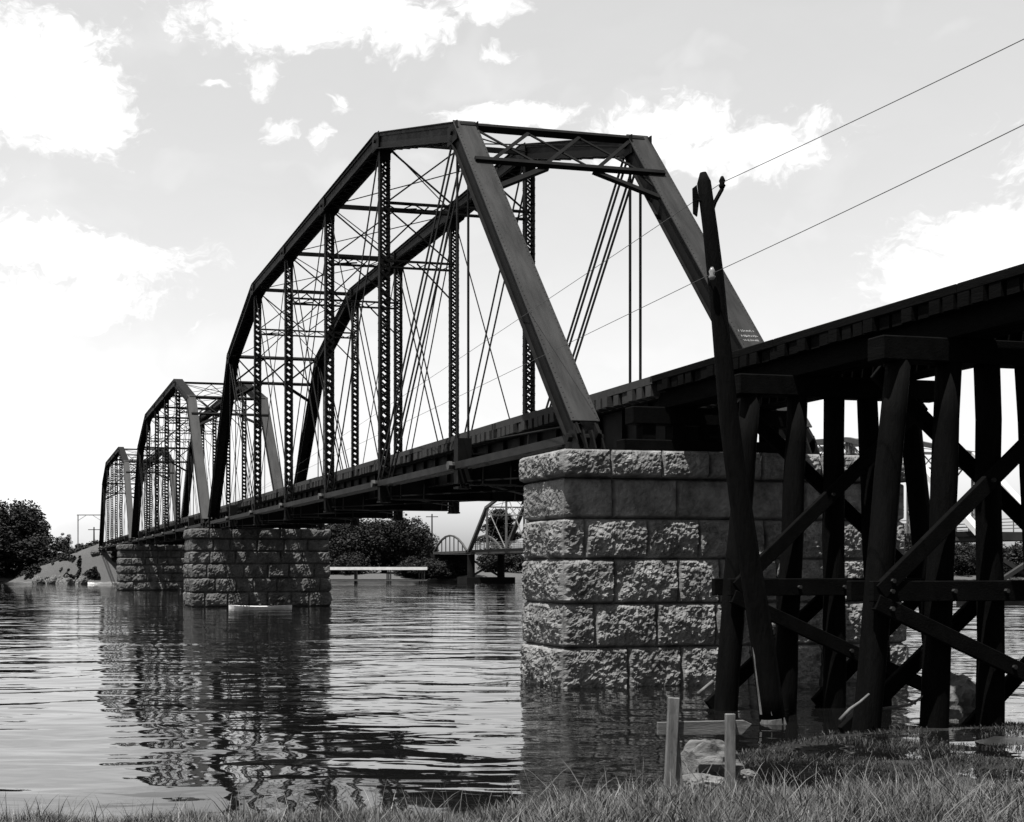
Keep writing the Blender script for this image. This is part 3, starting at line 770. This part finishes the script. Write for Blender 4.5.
# ------------------------------------------------------------------ trees
def crown_mesh(seed, rx, rz, nclump, nleaf, leaf, shape='round'):
    rnd = random.Random(seed); vs = []; fs = []
    for c in range(nclump):
        while True:
            p = Vector((rnd.uniform(-1,1),rnd.uniform(-1,1),rnd.uniform(-1,1)))
            if p.length < 1: break
        p = p.normalized()*(.35+.6*rnd.random()**.6)
        if shape == 'cone':
            k = 1-.8*(p.z*.5+.5); ctr = Vector((p.x*rx*k*1.3,p.y*rx*k*1.3,p.z*rz)); cr = rx*rnd.uniform(.2,.36)
        else:
            ctr = Vector((p.x*rx,p.y*rx,p.z*rz)); cr = rx*rnd.uniform(.17,.34)
        for l in range(nleaf):
            q = Vector((rnd.gauss(0,1),rnd.gauss(0,1),rnd.gauss(0,.8))).normalized()*cr*(rnd.random()**.45)
            o = ctr+q; s = leaf*rnd.uniform(.5,1.2)
            a = Vector((rnd.uniform(-1,1),rnd.uniform(-1,1),rnd.uniform(-.5,.5))).normalized(); b = a.cross(Vector((rnd.uniform(-1,1),rnd.uniform(-1,1),rnd.uniform(-1,1)))).normalized()
            k = len(vs); vs += [o-a*s-b*s*.4, o+a*s*.2-b*s*.6, o+a*s+b*s*.3, o-a*s*.1+b*s*.6]; fs.append((k,k+1,k+2,k+3))
    me = bpy.data.meshes.new('crown'); me.from_pydata(vs, [], fs); return me
def trunk_mb(h, r, cz, rx, seed):
    rnd = random.Random(seed); mb = MB()
    mb.tube([Vector((0,0,-.6)),Vector((.1,0,h*.4)),Vector((-.05,.1,h*.75)),Vector((.05,0,h))],[r*1.3,r,r*.7,r*.3],8)
    for k in range(6):
        a = rnd.uniform(0,6.28); z0 = h*rnd.uniform(.35,.7); e = Vector((math.cos(a)*rx*.6,math.sin(a)*rx*.6,z0+h*.3)); s = Vector((0,0,z0))
        mb.tube([s, s.lerp(e,.5)+Vector((0,0,.3)), e],[r*.5,r*.3,r*.1],6)
    return mb
CR = [crown_mesh(1,4.6,4.2,60,260,.17), crown_mesh(2,5.2,3.8,66,260,.17), crown_mesh(3,3.6,4.6,52,260,.16), crown_mesh(4,2.6,5.6,60,220,.15,'cone'), crown_mesh(5,3.0,2.0,40,220,.15)]
DIM = [(4.6,4.2),(5.2,3.8),(3.6,4.6),(2.6,5.6),(3.0,2.0)]
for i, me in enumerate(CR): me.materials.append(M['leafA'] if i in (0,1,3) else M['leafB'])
TR = []
for i, (rx, rz) in enumerate(DIM):
    o = trunk_mb(rz*1.7, .28 if i != 4 else .12, 0, rx, i).build('trunk', M['bark']); TR.append(o.data); bpy.data.objects.remove(o)
def tree(px, Y, htop, v, label, group, sx=1.0, name='tree', cat='tree', low=0.0):
    """htop: height of the crown top above the water"""
    X = (px-300)/1250*Y; z0 = ground_z(X,Y); rx, rz = DIM[v]
    h = htop-z0; k = h/(rz*2.25)
    root = empty(name, (X,Y,z0), random.uniform(0,6.28)); root.scale = (k*sx,k*sx,k)
    t = bpy.data.objects.new('trunk', TR[v]); C.objects.link(t); t.parent = root
    c = bpy.data.objects.new('crown', CR[v]); C.objects.link(c); c.parent = root; c.location = (0,0,rz*1.22-low)
    tag(root, label, cat, group)
GL, GCn, GR = 'trees on the far left bank', 'trees behind the boat dock', 'trees beyond the road bridge'
HT_ = lambda ytop, Y: EYE+(567-ytop)/1250*Y
tree(-22,203,HT_(500,203),1,'tall dark broadleaf tree cut by the left edge of the view',GL,1.25)
tree(8,207,HT_(500,207),0,'tallest dark rounded tree on the left bank, near the left edge',GL,1.2)
tree(31,208,HT_(508,208),2,'dark bushy tree on the left bank with its crown sloping towards the bridge',GL,1.05)
tree(20,200,HT_(530,200),4,'low dark bush at the water edge under the tall left bank trees',GL,1.4,'bush','bush')
tree(-6,199,HT_(528,199),4,'low dark bush at the water edge touching the left edge of the view',GL,1.4,'bush','bush')
tree(64,236,HT_(533,236),2,'small round tree on the slope between the left trees and the wire gantry',GL,1.1)
tree(80,262,HT_(543,262),4,'small distant bush on the slope below the wire gantry',GL,1.2,'bush','bush')
for (px, Y, yt, v, l, sx_) in ((336,228,512,1,'dark spreading tree directly right of the second pier, under the bridge',1.2),
        (358,232,508,0,'dark tree second from the left above the white dock roof',1.2),(384,229,507,1,'dark tree with broad crown above the middle of the dock',1.15),
        (408,226,510,0,'dark rounded tree above the right end of the white dock roof',1.05),(422,234,523,2,'smaller dark tree at the right edge of the grove by the dock',1.0),
        (345,218,545,4,'low bush on the bank left of the dock',1.3),(443,229,556,4,'low bush under the arched pony span',1.3),(312,236,520,1,'dark tree half hidden behind the second stone pier',1.1),
        (413,212,556,4,'added dark bush standing in for tree shade at the right end of the dock',1.5),(426,211,553,4,'added dark bush for tree shade right of the dock, under the start of the pony span',1.5),(438,210,555,4,'added dark bush for tree shade below the arched pony span',1.5),(452,213,558,4,'added dark bush for tree shade beside the pier under the road bridge truss',1.3),  # bushes put in as a dark mass where the trees cast shadow
        (505,236,545,4,'pale scrub clump on the bank left of the near pier',1.5)):
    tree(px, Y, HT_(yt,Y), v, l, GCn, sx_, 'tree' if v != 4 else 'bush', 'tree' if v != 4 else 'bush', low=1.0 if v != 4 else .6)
tree(501,246,HT_(498,246),3,'dark conical evergreen rising behind the left end of the road bridge truss',GCn,1.75, low=.8)
tree(215,250,HT_(522,250),1,'dark distant tree seen through the middle truss span',GL,1.2)
tree(245,255,HT_(528,255),0,'dark distant tree seen through the near truss just above its deck',GL,1.2)
rt = random.Random(4)
DESC = ['left of the thick shore pile','behind the thick shore pile','between the shore piles','right of the middle pile','behind the road bridge railing','under the road bridge end post','beside the rightmost pile','at the right edge of the view']
for k, px in enumerate((905,925,945,962,980,998,1015,1034)):
    Y = 228+rt.uniform(0,14); v = rt.choice((1,0,4,2))
    tree(px, Y, HT_(rt.uniform(528,545),Y), v, 'low dark far bank tree seen through the trestle, '+DESC[k], GR, 1.25, low=.9)

# ------------------------------------------------------------------ road bridge beyond (a parallel crossing downstream)
RW = 68.9; RZ = 4.97
def road_span(s0, n, p, heights, label):
    root = bempty('road_truss_span', S(s0,RW+3,RZ)); org = S(s0,RW+3,RZ)
    B = lambda mb, name, m, par=None: mb.build(name, m, par or root, origin=org)
    for w in (RW, RW+6):
        Lq = lambda i: S(s0+i*p, w, RZ); Uq = lambda i: S(s0+i*p, w, RZ+heights[i])
        for i, j in ((0,1),(n,n-1)):
            mb = MB(); mb.bar(Lq(i), Uq(j), .6, .4); B(mb, 'end_post', M['lightsteel'] if i == 0 else M['midsteel'])  # shade put into the colour: posts seen from behind are darker
        mb = MB()
        for i in range(1,n-1): mb.bar(Uq(i), Uq(i+1), .4, .4)
        B(mb, 'top_chord', M['midsteel'])
        for i in range(1,n):
            mb = MB()
            for o in (-.16,.16): mb.bar(Lq(i)+Vector((o,0,0)), Uq(i)+Vector((o,0,0)), .06, .2, up=(0,1,0))
            m_ = int(heights[i]/.5)
            for k in range(m_):
                za, zb_ = heights[i]*k/m_, heights[i]*(k+1)/m_; sg = 1 if k%2 else -1
                mb.bar(Lq(i)+Vector((-.16*sg,0,za)), Lq(i)+Vector((.16*sg,0,zb_)), .05, .05, up=(0,1,0))
            B(mb, 'vertical_post', M['grey'])
        mb = MB()
        for i in range(1,n-1):
            a, b = (i, i+1) if i < n/2 else (i+1, i)
            mb.bar(Uq(a), Lq(b), .08, .12, up=(0,1,0)); mb.bar(Lq(a), Uq(b), .05, .06, up=(0,1,0))
        B(mb, 'diagonals', M['grey'])
        mb = MB(); mb.bar(Lq(0), Lq(n), .2, .4); B(mb, 'bottom_chord', M['steel'])
        mb = MB(); q = .35 if w == RW else -.35
        for z in (.5,.75,1.0,1.25): mb.bar(Lq(0)+Vector((0,-q,z)), Lq(n)+Vector((0,-q,z)), .05, .07)
        for k in range(int(n*p/1.5)): mb.bar(S(s0+k*1.5,w+q,RZ+.2), S(s0+k*1.5,w+q,RZ+1.3), .06,.06)
        B(mb, 'railing', M['grey'])
    mb = MB()
    for i in range(1,n):
        A, Z = S(s0+i*p,RW,RZ+heights[i]), S(s0+i*p,RW+6,RZ+heights[i])
        mb.bar(A, Z, .2, .2); mb.bar(A+Vector((0,0,-1.2)), Z+Vector((0,0,-1.2)), .15, .15)
        for k in range(5):
            a, b = A.lerp(Z,k/5), A.lerp(Z,(k+1)/5); dn = Vector((0,0,-1.2))
            mb.bar(a, b+dn, .07,.07); mb.bar(a+dn, b, .07,.07)
        if i < n-1:
            A2, Z2 = S(s0+(i+1)*p,RW,RZ+heights[i+1]), S(s0+(i+1)*p,RW+6,RZ+heights[i+1])
            mb.bar(A, Z2, .06,.06); mb.bar(Z, A2, .06,.06)
    B(mb, 'overhead_bracing', M['grey'])
    mb = MB(); mb.box(S(s0-.3,RW+.3,RZ-.5), S(s0+n*p+.3,RW+5.7,RZ+.12)); B(mb, 'road_deck', M['conc'])
    tag(root, label, 'bridge span', 'truss spans of the road bridge')
HH = [0,6.6,8.4,8.8,8.8,8.4,6.6,0]
road_span(78.8, 7, 7.5, HH, 'grey road bridge truss span seen through the trestle piles at the right')
road_span(132.2, 7, 7.67, HH, 'grey road bridge truss span left of the near pier, before the conical tree')
def pony(s0, ln, label):
    root = bempty('pony_span', S(s0,RW+3,RZ)); org = S(s0,RW+3,RZ)
    B = lambda mb, name, m, par=None: mb.build(name, m, par or root, origin=org)
    for w in (RW, RW+6):
        mb = MB(); n = 8; pr = None
        for i in range(n+1):
            t = i/n; q = S(s0+ln*t, w, RZ+2.6*(1-(2*t-1)**2)+.1)
            if pr is not None: mb.bar(pr, q, .3,.25)
            pr = q
        B(mb, 'arched_chord', M['midsteel'])
        mb = MB()
        for i in range(1,n):
            t = i/n; mb.bar(S(s0+ln*t,w,RZ), S(s0+ln*t,w,RZ+2.6*(1-(2*t-1)**2)), .14,.14, up=(0,1,0))
        B(mb, 'web_posts', M['midsteel'])
    mb = MB(); mb.box(S(s0,RW-.2,RZ-.3), S(s0+ln-.1,RW+6.2,RZ+.1)); B(mb, 'road_deck', M['conc'])
    tag(root, label, 'bridge span', None)
pony(187.0, 16, 'low arched pony span just left of the road bridge truss')
def road_pier(s, label, wide=1.6):
    root = bempty('road_bridge_pier', S(s,RW+3,0)); org = S(s,RW+3,0)
    for w in (RW+.5, RW+5.5):
        mb = MB(); mb.tube([S(s,w,-1.5),S(s,w,RZ-.5)], .6, 12); mb.build('column', M['darkconc'], root, origin=org, smooth=False)
    mb = MB(); mb.bar(S(s,RW+.5,1.0), S(s,RW+5.5,RZ-1.2), .3,.3); mb.bar(S(s,RW+5.5,1.0), S(s,RW+.5,RZ-1.2), .3,.3, off=(.32,0)); mb.build('bracing', M['conc'], root, origin=org)
    mb = MB(); mb.box(S(s-wide,RW-1,-1.5), S(s+wide,RW+7,.9)); mb.build('footing', M['darkconc'], root, origin=org)
    tag(root, label, 'bridge pier', 'concrete piers of the road bridge')
road_pier(78.4, 'concrete road bridge pier at the right beyond the trestle piles')
road_pier(131.6, 'concrete road bridge pier hidden behind the near stone pier')
road_pier(186.4, 'dark concrete pier under the left end of the road bridge truss', 2.2)
root = bempty('road_abutment', S(206,RW+3,0)); org = S(206,RW+3,0)
mb = MB(); mb.box(S(202.2,RW-.2,-1.5), S(204,RW+6.2,RZ-.32)); mb.build('wall', M['darkconc'], root, origin=org)
tag(root, 'dark concrete abutment below the arched pony spans', 'abutment')

# ------------------------------------------------------------------ dock, poles, gantry, riprap
root = empty('boat_dock', (11.5,197,0))
def db(mb, name, m): return mb.build(name, m, root, origin=(11.5,197,0))
mb = MB(); mb.box((3.2,192.5,2.05),(19.6,201.5,2.5)); o = db(mb,'roof',M['white'])
mb = MB()
for x in (3.6,8.8,14,19.2):
    for y in (193,197,201): mb = MB(); mb.tube([(x,y,-1.5),(x,y,2.05)],.1,8); db(mb,'post',M['oldwood'])
mb = MB(); mb.box((3.2,192.6,.35),(19.6,201.4,.55)); db(mb,'platform',M['board'])
tag(root, 'long flat white roofed boat dock at the far bank under the bridge', 'dock')
def upole(px, Y, ytop, label, arm=True):
    X = (px-300)/1250*Y; z0 = ground_z(X,Y); zt = HT_(ytop,Y)
    root = empty('utility_pole', (X,Y,z0))
    mb = MB(); mb.tube([(0,0,-.5),(0,0,zt-z0)],[.18,.12],8); mb.build('shaft', M['bark'], root)
    if arm:
        mb = MB(); mb.bar((-1.1,0,zt-z0-.5),(1.1,0,zt-z0-.5),.1,.14); mb.build('crossarm', M['bark'], root)
    tag(root, label, 'utility pole', 'distant utility poles')
upole(432,226,514,'distant utility pole with crossarm right of the trees by the dock')
upole(66,199,546,'dark bare pole on the left slope above the riprap', False)
upole(94,235,527,'pale thin pole beside the gantry at the far left bridge end', True)
Yg = 224
xg0, xg1 = (78-300)/1250*Yg, (101-300)/1250*Yg
root = empty('wire_gantry', ((xg0+xg1)/2,Yg,ground_z((xg0+xg1)/2,Yg))); zg = HT_(515,Yg)
gb = lambda mb, n: mb.build(n, M['grey'], root, origin=root.location)
for x in (xg0, xg1): mb = MB(); mb.tube([(x,Yg,ground_z(x,Yg)-.4),(x,Yg,zg)],.1,6); gb(mb,'post')
mb = MB(); mb.bar((xg0-.2,Yg,zg),(xg1+.2,Yg,zg),.1,.16); mb.bar((xg0,Yg,zg-1),(xg0+1.4,Yg,zg-.1),.07,.07); mb.bar((xg1,Yg,zg-1),(xg1-1.4,Yg,zg-.1),.07,.07); gb(mb,'crossbeam')
tag(root, 'thin square gantry frame straddling the track at the far left bridge end', 'gantry')
rr = random.Random(8); RG = 'riprap rocks at the far abutment'
first = rock('riprap_rock', (0,0,0), 1.0, 2, M['rock'], 'pale riprap rock at the water edge below the far left bridge end', 'rock', RG)
for k in range(40):
    o = first if k == 0 else first.copy()
    if k: C.objects.link(o)
    px = rr.uniform(46,95); X = (px-300)/1250*193.5; Y = 180
    while ground_z(X,Y) < 0: Y += .25
    Y += rr.uniform(-.7,.35)
    o.location = (X,Y,max(0,ground_z(X,Y))+.15); o.rotation_euler = (rr.uniform(0,6),rr.uniform(0,6),rr.uniform(0,6)); s = rr.uniform(.25,.7); o.scale = (s*1.2,s*rr.uniform(.7,1.2),s*.75)

# ------------------------------------------------------------------ sun, sky, camera
sun_dir = (ROT @ Vector((-.165,.3,1.0))).normalized()       # towards the sun
elev = math.asin(sun_dir.z)
sl = bpy.data.lights.new('sun', 'SUN'); sl.energy = 5.0; sl.angle = R(.5); sl.color = (1,.985,.96)
so = bpy.data.objects.new('sun', sl); C.objects.link(so); so.rotation_euler = sun_dir.to_track_quat('Z','Y').to_euler(); so.location = (0,0,60)

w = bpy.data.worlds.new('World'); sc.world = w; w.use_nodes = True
N = w.node_tree.nodes; L = w.node_tree.links
bg = N['Background']
sky = N.new('ShaderNodeTexSky'); sky.sky_type = 'NISHITA'; sky.sun_disc = False
sky.sun_elevation = elev; sky.sun_rotation = math.atan2(sun_dir.x, sun_dir.y); sky.dust_density = 2.0
bw = N.new('ShaderNodeRGBToBW'); L.new(sky.outputs['Color'], bw.inputs[0])
geo = N.new('ShaderNodeTexCoord')
DIR0 = geo.outputs['Generated']
wn = N.new('ShaderNodeTexNoise'); wn.inputs['Scale'].default_value = 22; wn.inputs['Detail'].default_value = 4; L.new(DIR0, wn.inputs['Vector'])
wa = N.new('ShaderNodeVectorMath'); wa.operation = 'MULTIPLY_ADD'; L.new(wn.outputs['Color'], wa.inputs[0]); wa.inputs[1].default_value = (.05,.0,.05); L.new(DIR0, wa.inputs[2])
wb = N.new('ShaderNodeVectorMath'); wb.operation = 'SUBTRACT'; L.new(wa.outputs[0], wb.inputs[0]); wb.inputs[1].default_value = (.025,0,.025)
DIR = wb.outputs[0]
def vm(op, a, b):
    n = N.new('ShaderNodeVectorMath'); n.operation = op
    for i, x in enumerate((a,b)):
        if isinstance(x, (tuple, Vector)): n.inputs[i].default_value = x
        else: L.new(x, n.inputs[i])
    return n
def mt(op, a, b=None, c=None, clamp=False):
    n = N.new('ShaderNodeMath'); n.operation = op; n.use_clamp = clamp
    for i, x in enumerate((a,b,c)):
        if x is None: continue
        if isinstance(x, (int,float)): n.inputs[i].default_value = x
        else: L.new(x, n.inputs[i])
    return n.outputs[0]
def cloud_noise(scale, det, dist=0, st=(1,1,1.6)):
    mp = N.new('ShaderNodeMapping'); mp.inputs['Scale'].default_value = st; L.new(DIR, mp.inputs['Vector'])
    nz = N.new('ShaderNodeTexNoise'); nz.inputs['Scale'].default_value = scale; nz.inputs['Detail'].default_value = det; nz.inputs['Roughness'].default_value = .6
    nz.inputs['Distortion'].default_value = dist; L.new(mp.outputs['Vector'], nz.inputs['Vector']); return nz.outputs['Fac']
def pdir(px, py): return Vector(((px-300)/1250, 1, (567-py)/1250))
CL = [(30,72,84,58),(88,108,52,40),(40,118,80,34),(-60,90,100,70),(315,8,128,36),(400,22,48,28),(485,2,34,18),(268,76,24,15),(216,84,18,7),(276,128,18,12),(316,136,16,12),(336,100,8,12),(500,44,14,7),
      (500,118,58,15),(540,120,40,10),(650,134,48,26),(700,128,40,24),(755,150,70,30),(690,160,90,20),(990,244,92,40),(940,282,66,36),(1010,290,60,40),(110,262,95,26),(20,245,80,30),(60,300,120,30),(-250,60,150,60),(1200,120,150,60)]
best = None
for (px, py, rx, ry) in CL:
    c = pdir(px, py); l = c.length; cn = c/l
    v = vm('SUBTRACT', DIR, tuple(cn)); sxx = 1250/rx*l; szz = 1250/ry*l
    v2 = vm('MULTIPLY', v.outputs[0], (sxx, sxx*.6, szz)); ln = N.new('ShaderNodeVectorMath'); ln.operation = 'LENGTH'; L.new(v2.outputs[0], ln.inputs[0])
    f = mt('SUBTRACT', 1.0, ln.outputs['Value'])
    if rx < 30: f = mt('SUBTRACT', mt('MULTIPLY', f, .75), .12)
    best = f if best is None else mt('MAXIMUM', best, f)
n1 = cloud_noise(9, 3, .3); n2 = cloud_noise(36, 8, .2); n3 = cloud_noise(110, 5, .3)
nn = mt('ADD', mt('MULTIPLY_ADD', n1, .9, -.45), mt('ADD', mt('MULTIPLY_ADD', n2, 1.5, -.75), mt('MULTIPLY_ADD', n3, 1.3, -.65)))
cm = mt('ADD', best, nn)
mr = N.new('ShaderNodeMapRange'); mr.interpolation_type = 'SMOOTHSTEP'; mr.inputs['From Min'].default_value = -.22; mr.inputs['From Max'].default_value = .5; L.new(cm, mr.inputs['Value'])
cloud = mr.outputs['Result']
# low bright cumulus haze towards the left horizon
v = vm('SUBTRACT', DIR, tuple(pdir(-60,480).normalized())); v2 = vm('MULTIPLY', v.outputs[0], (3.2,2,4.4)); ln = N.new('ShaderNodeVectorMath'); ln.operation='LENGTH'; L.new(v2.outputs[0], ln.inputs[0])
hz = mt('SUBTRACT', 1.0, ln.outputs['Value'], clamp=True)
hz = mt('MULTIPLY', mt('ADD', hz, mt('MULTIPLY_ADD', n1, 1.1, -.6)), 1.1, clamp=True)
cl2 = mt('MAXIMUM', cloud, hz)
thin = cloud_noise(4, 6, .6, (1,1,3)); 
SKY_K, CLOUD_V = .93, 3.9
s0z = N.new('ShaderNodeSeparateXYZ'); L.new(DIR0, s0z.inputs[0])
skyv = mt('MULTIPLY', mt('MULTIPLY', bw.outputs[0], mt('MULTIPLY_ADD', s0z.outputs['Z'], .95, .82)), mt('MULTIPLY_ADD', thin, .12, SKY_K-.06))
mixn = N.new('ShaderNodeMix'); mixn.data_type = 'FLOAT'; L.new(cl2, mixn.inputs[0]); L.new(skyv, mixn.inputs[2]); mixn.inputs[3].default_value = CLOUD_V
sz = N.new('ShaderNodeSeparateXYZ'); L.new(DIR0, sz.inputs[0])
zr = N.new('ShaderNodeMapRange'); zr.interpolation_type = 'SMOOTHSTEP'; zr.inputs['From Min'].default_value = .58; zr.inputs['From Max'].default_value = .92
zr.inputs['To Min'].default_value = 1.0; zr.inputs['To Max'].default_value = .42; L.new(sz.outputs['Z'], zr.inputs['Value'])  # sky dimmed towards the zenith, out of view, to deepen shadows
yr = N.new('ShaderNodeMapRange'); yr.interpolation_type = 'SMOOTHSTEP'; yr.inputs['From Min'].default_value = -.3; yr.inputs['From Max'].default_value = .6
yr.inputs['To Min'].default_value = .4; yr.inputs['To Max'].default_value = 1.0; L.new(sz.outputs['Y'], yr.inputs['Value'])  # sky behind the camera dimmed to cut fill on shaded faces
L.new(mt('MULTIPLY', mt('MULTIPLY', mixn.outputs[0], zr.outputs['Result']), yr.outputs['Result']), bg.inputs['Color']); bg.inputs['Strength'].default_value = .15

cam = bpy.data.cameras.new('camera'); co = bpy.data.objects.new('camera', cam); C.objects.link(co)
co.location = (0,0,EYE); co.rotation_euler = (R(90),0,0)
cam.sensor_width = 36; cam.sensor_fit = 'HORIZONTAL'; cam.lens = 36*1250/1024
cam.shift_x = (512-300)/1024; cam.shift_y = (567-411)/1024
cam.clip_start = .1; cam.clip_end = 6000
sc.camera = co
sc.render.engine = 'CYCLES'
vs_ = sc.view_settings; vs_.view_transform = 'Standard'; vs_.look = 'None'; vs_.exposure = 1.0; vs_.gamma = 1
sc.cycles.max_bounces = 6; sc.cycles.use_denoising = True
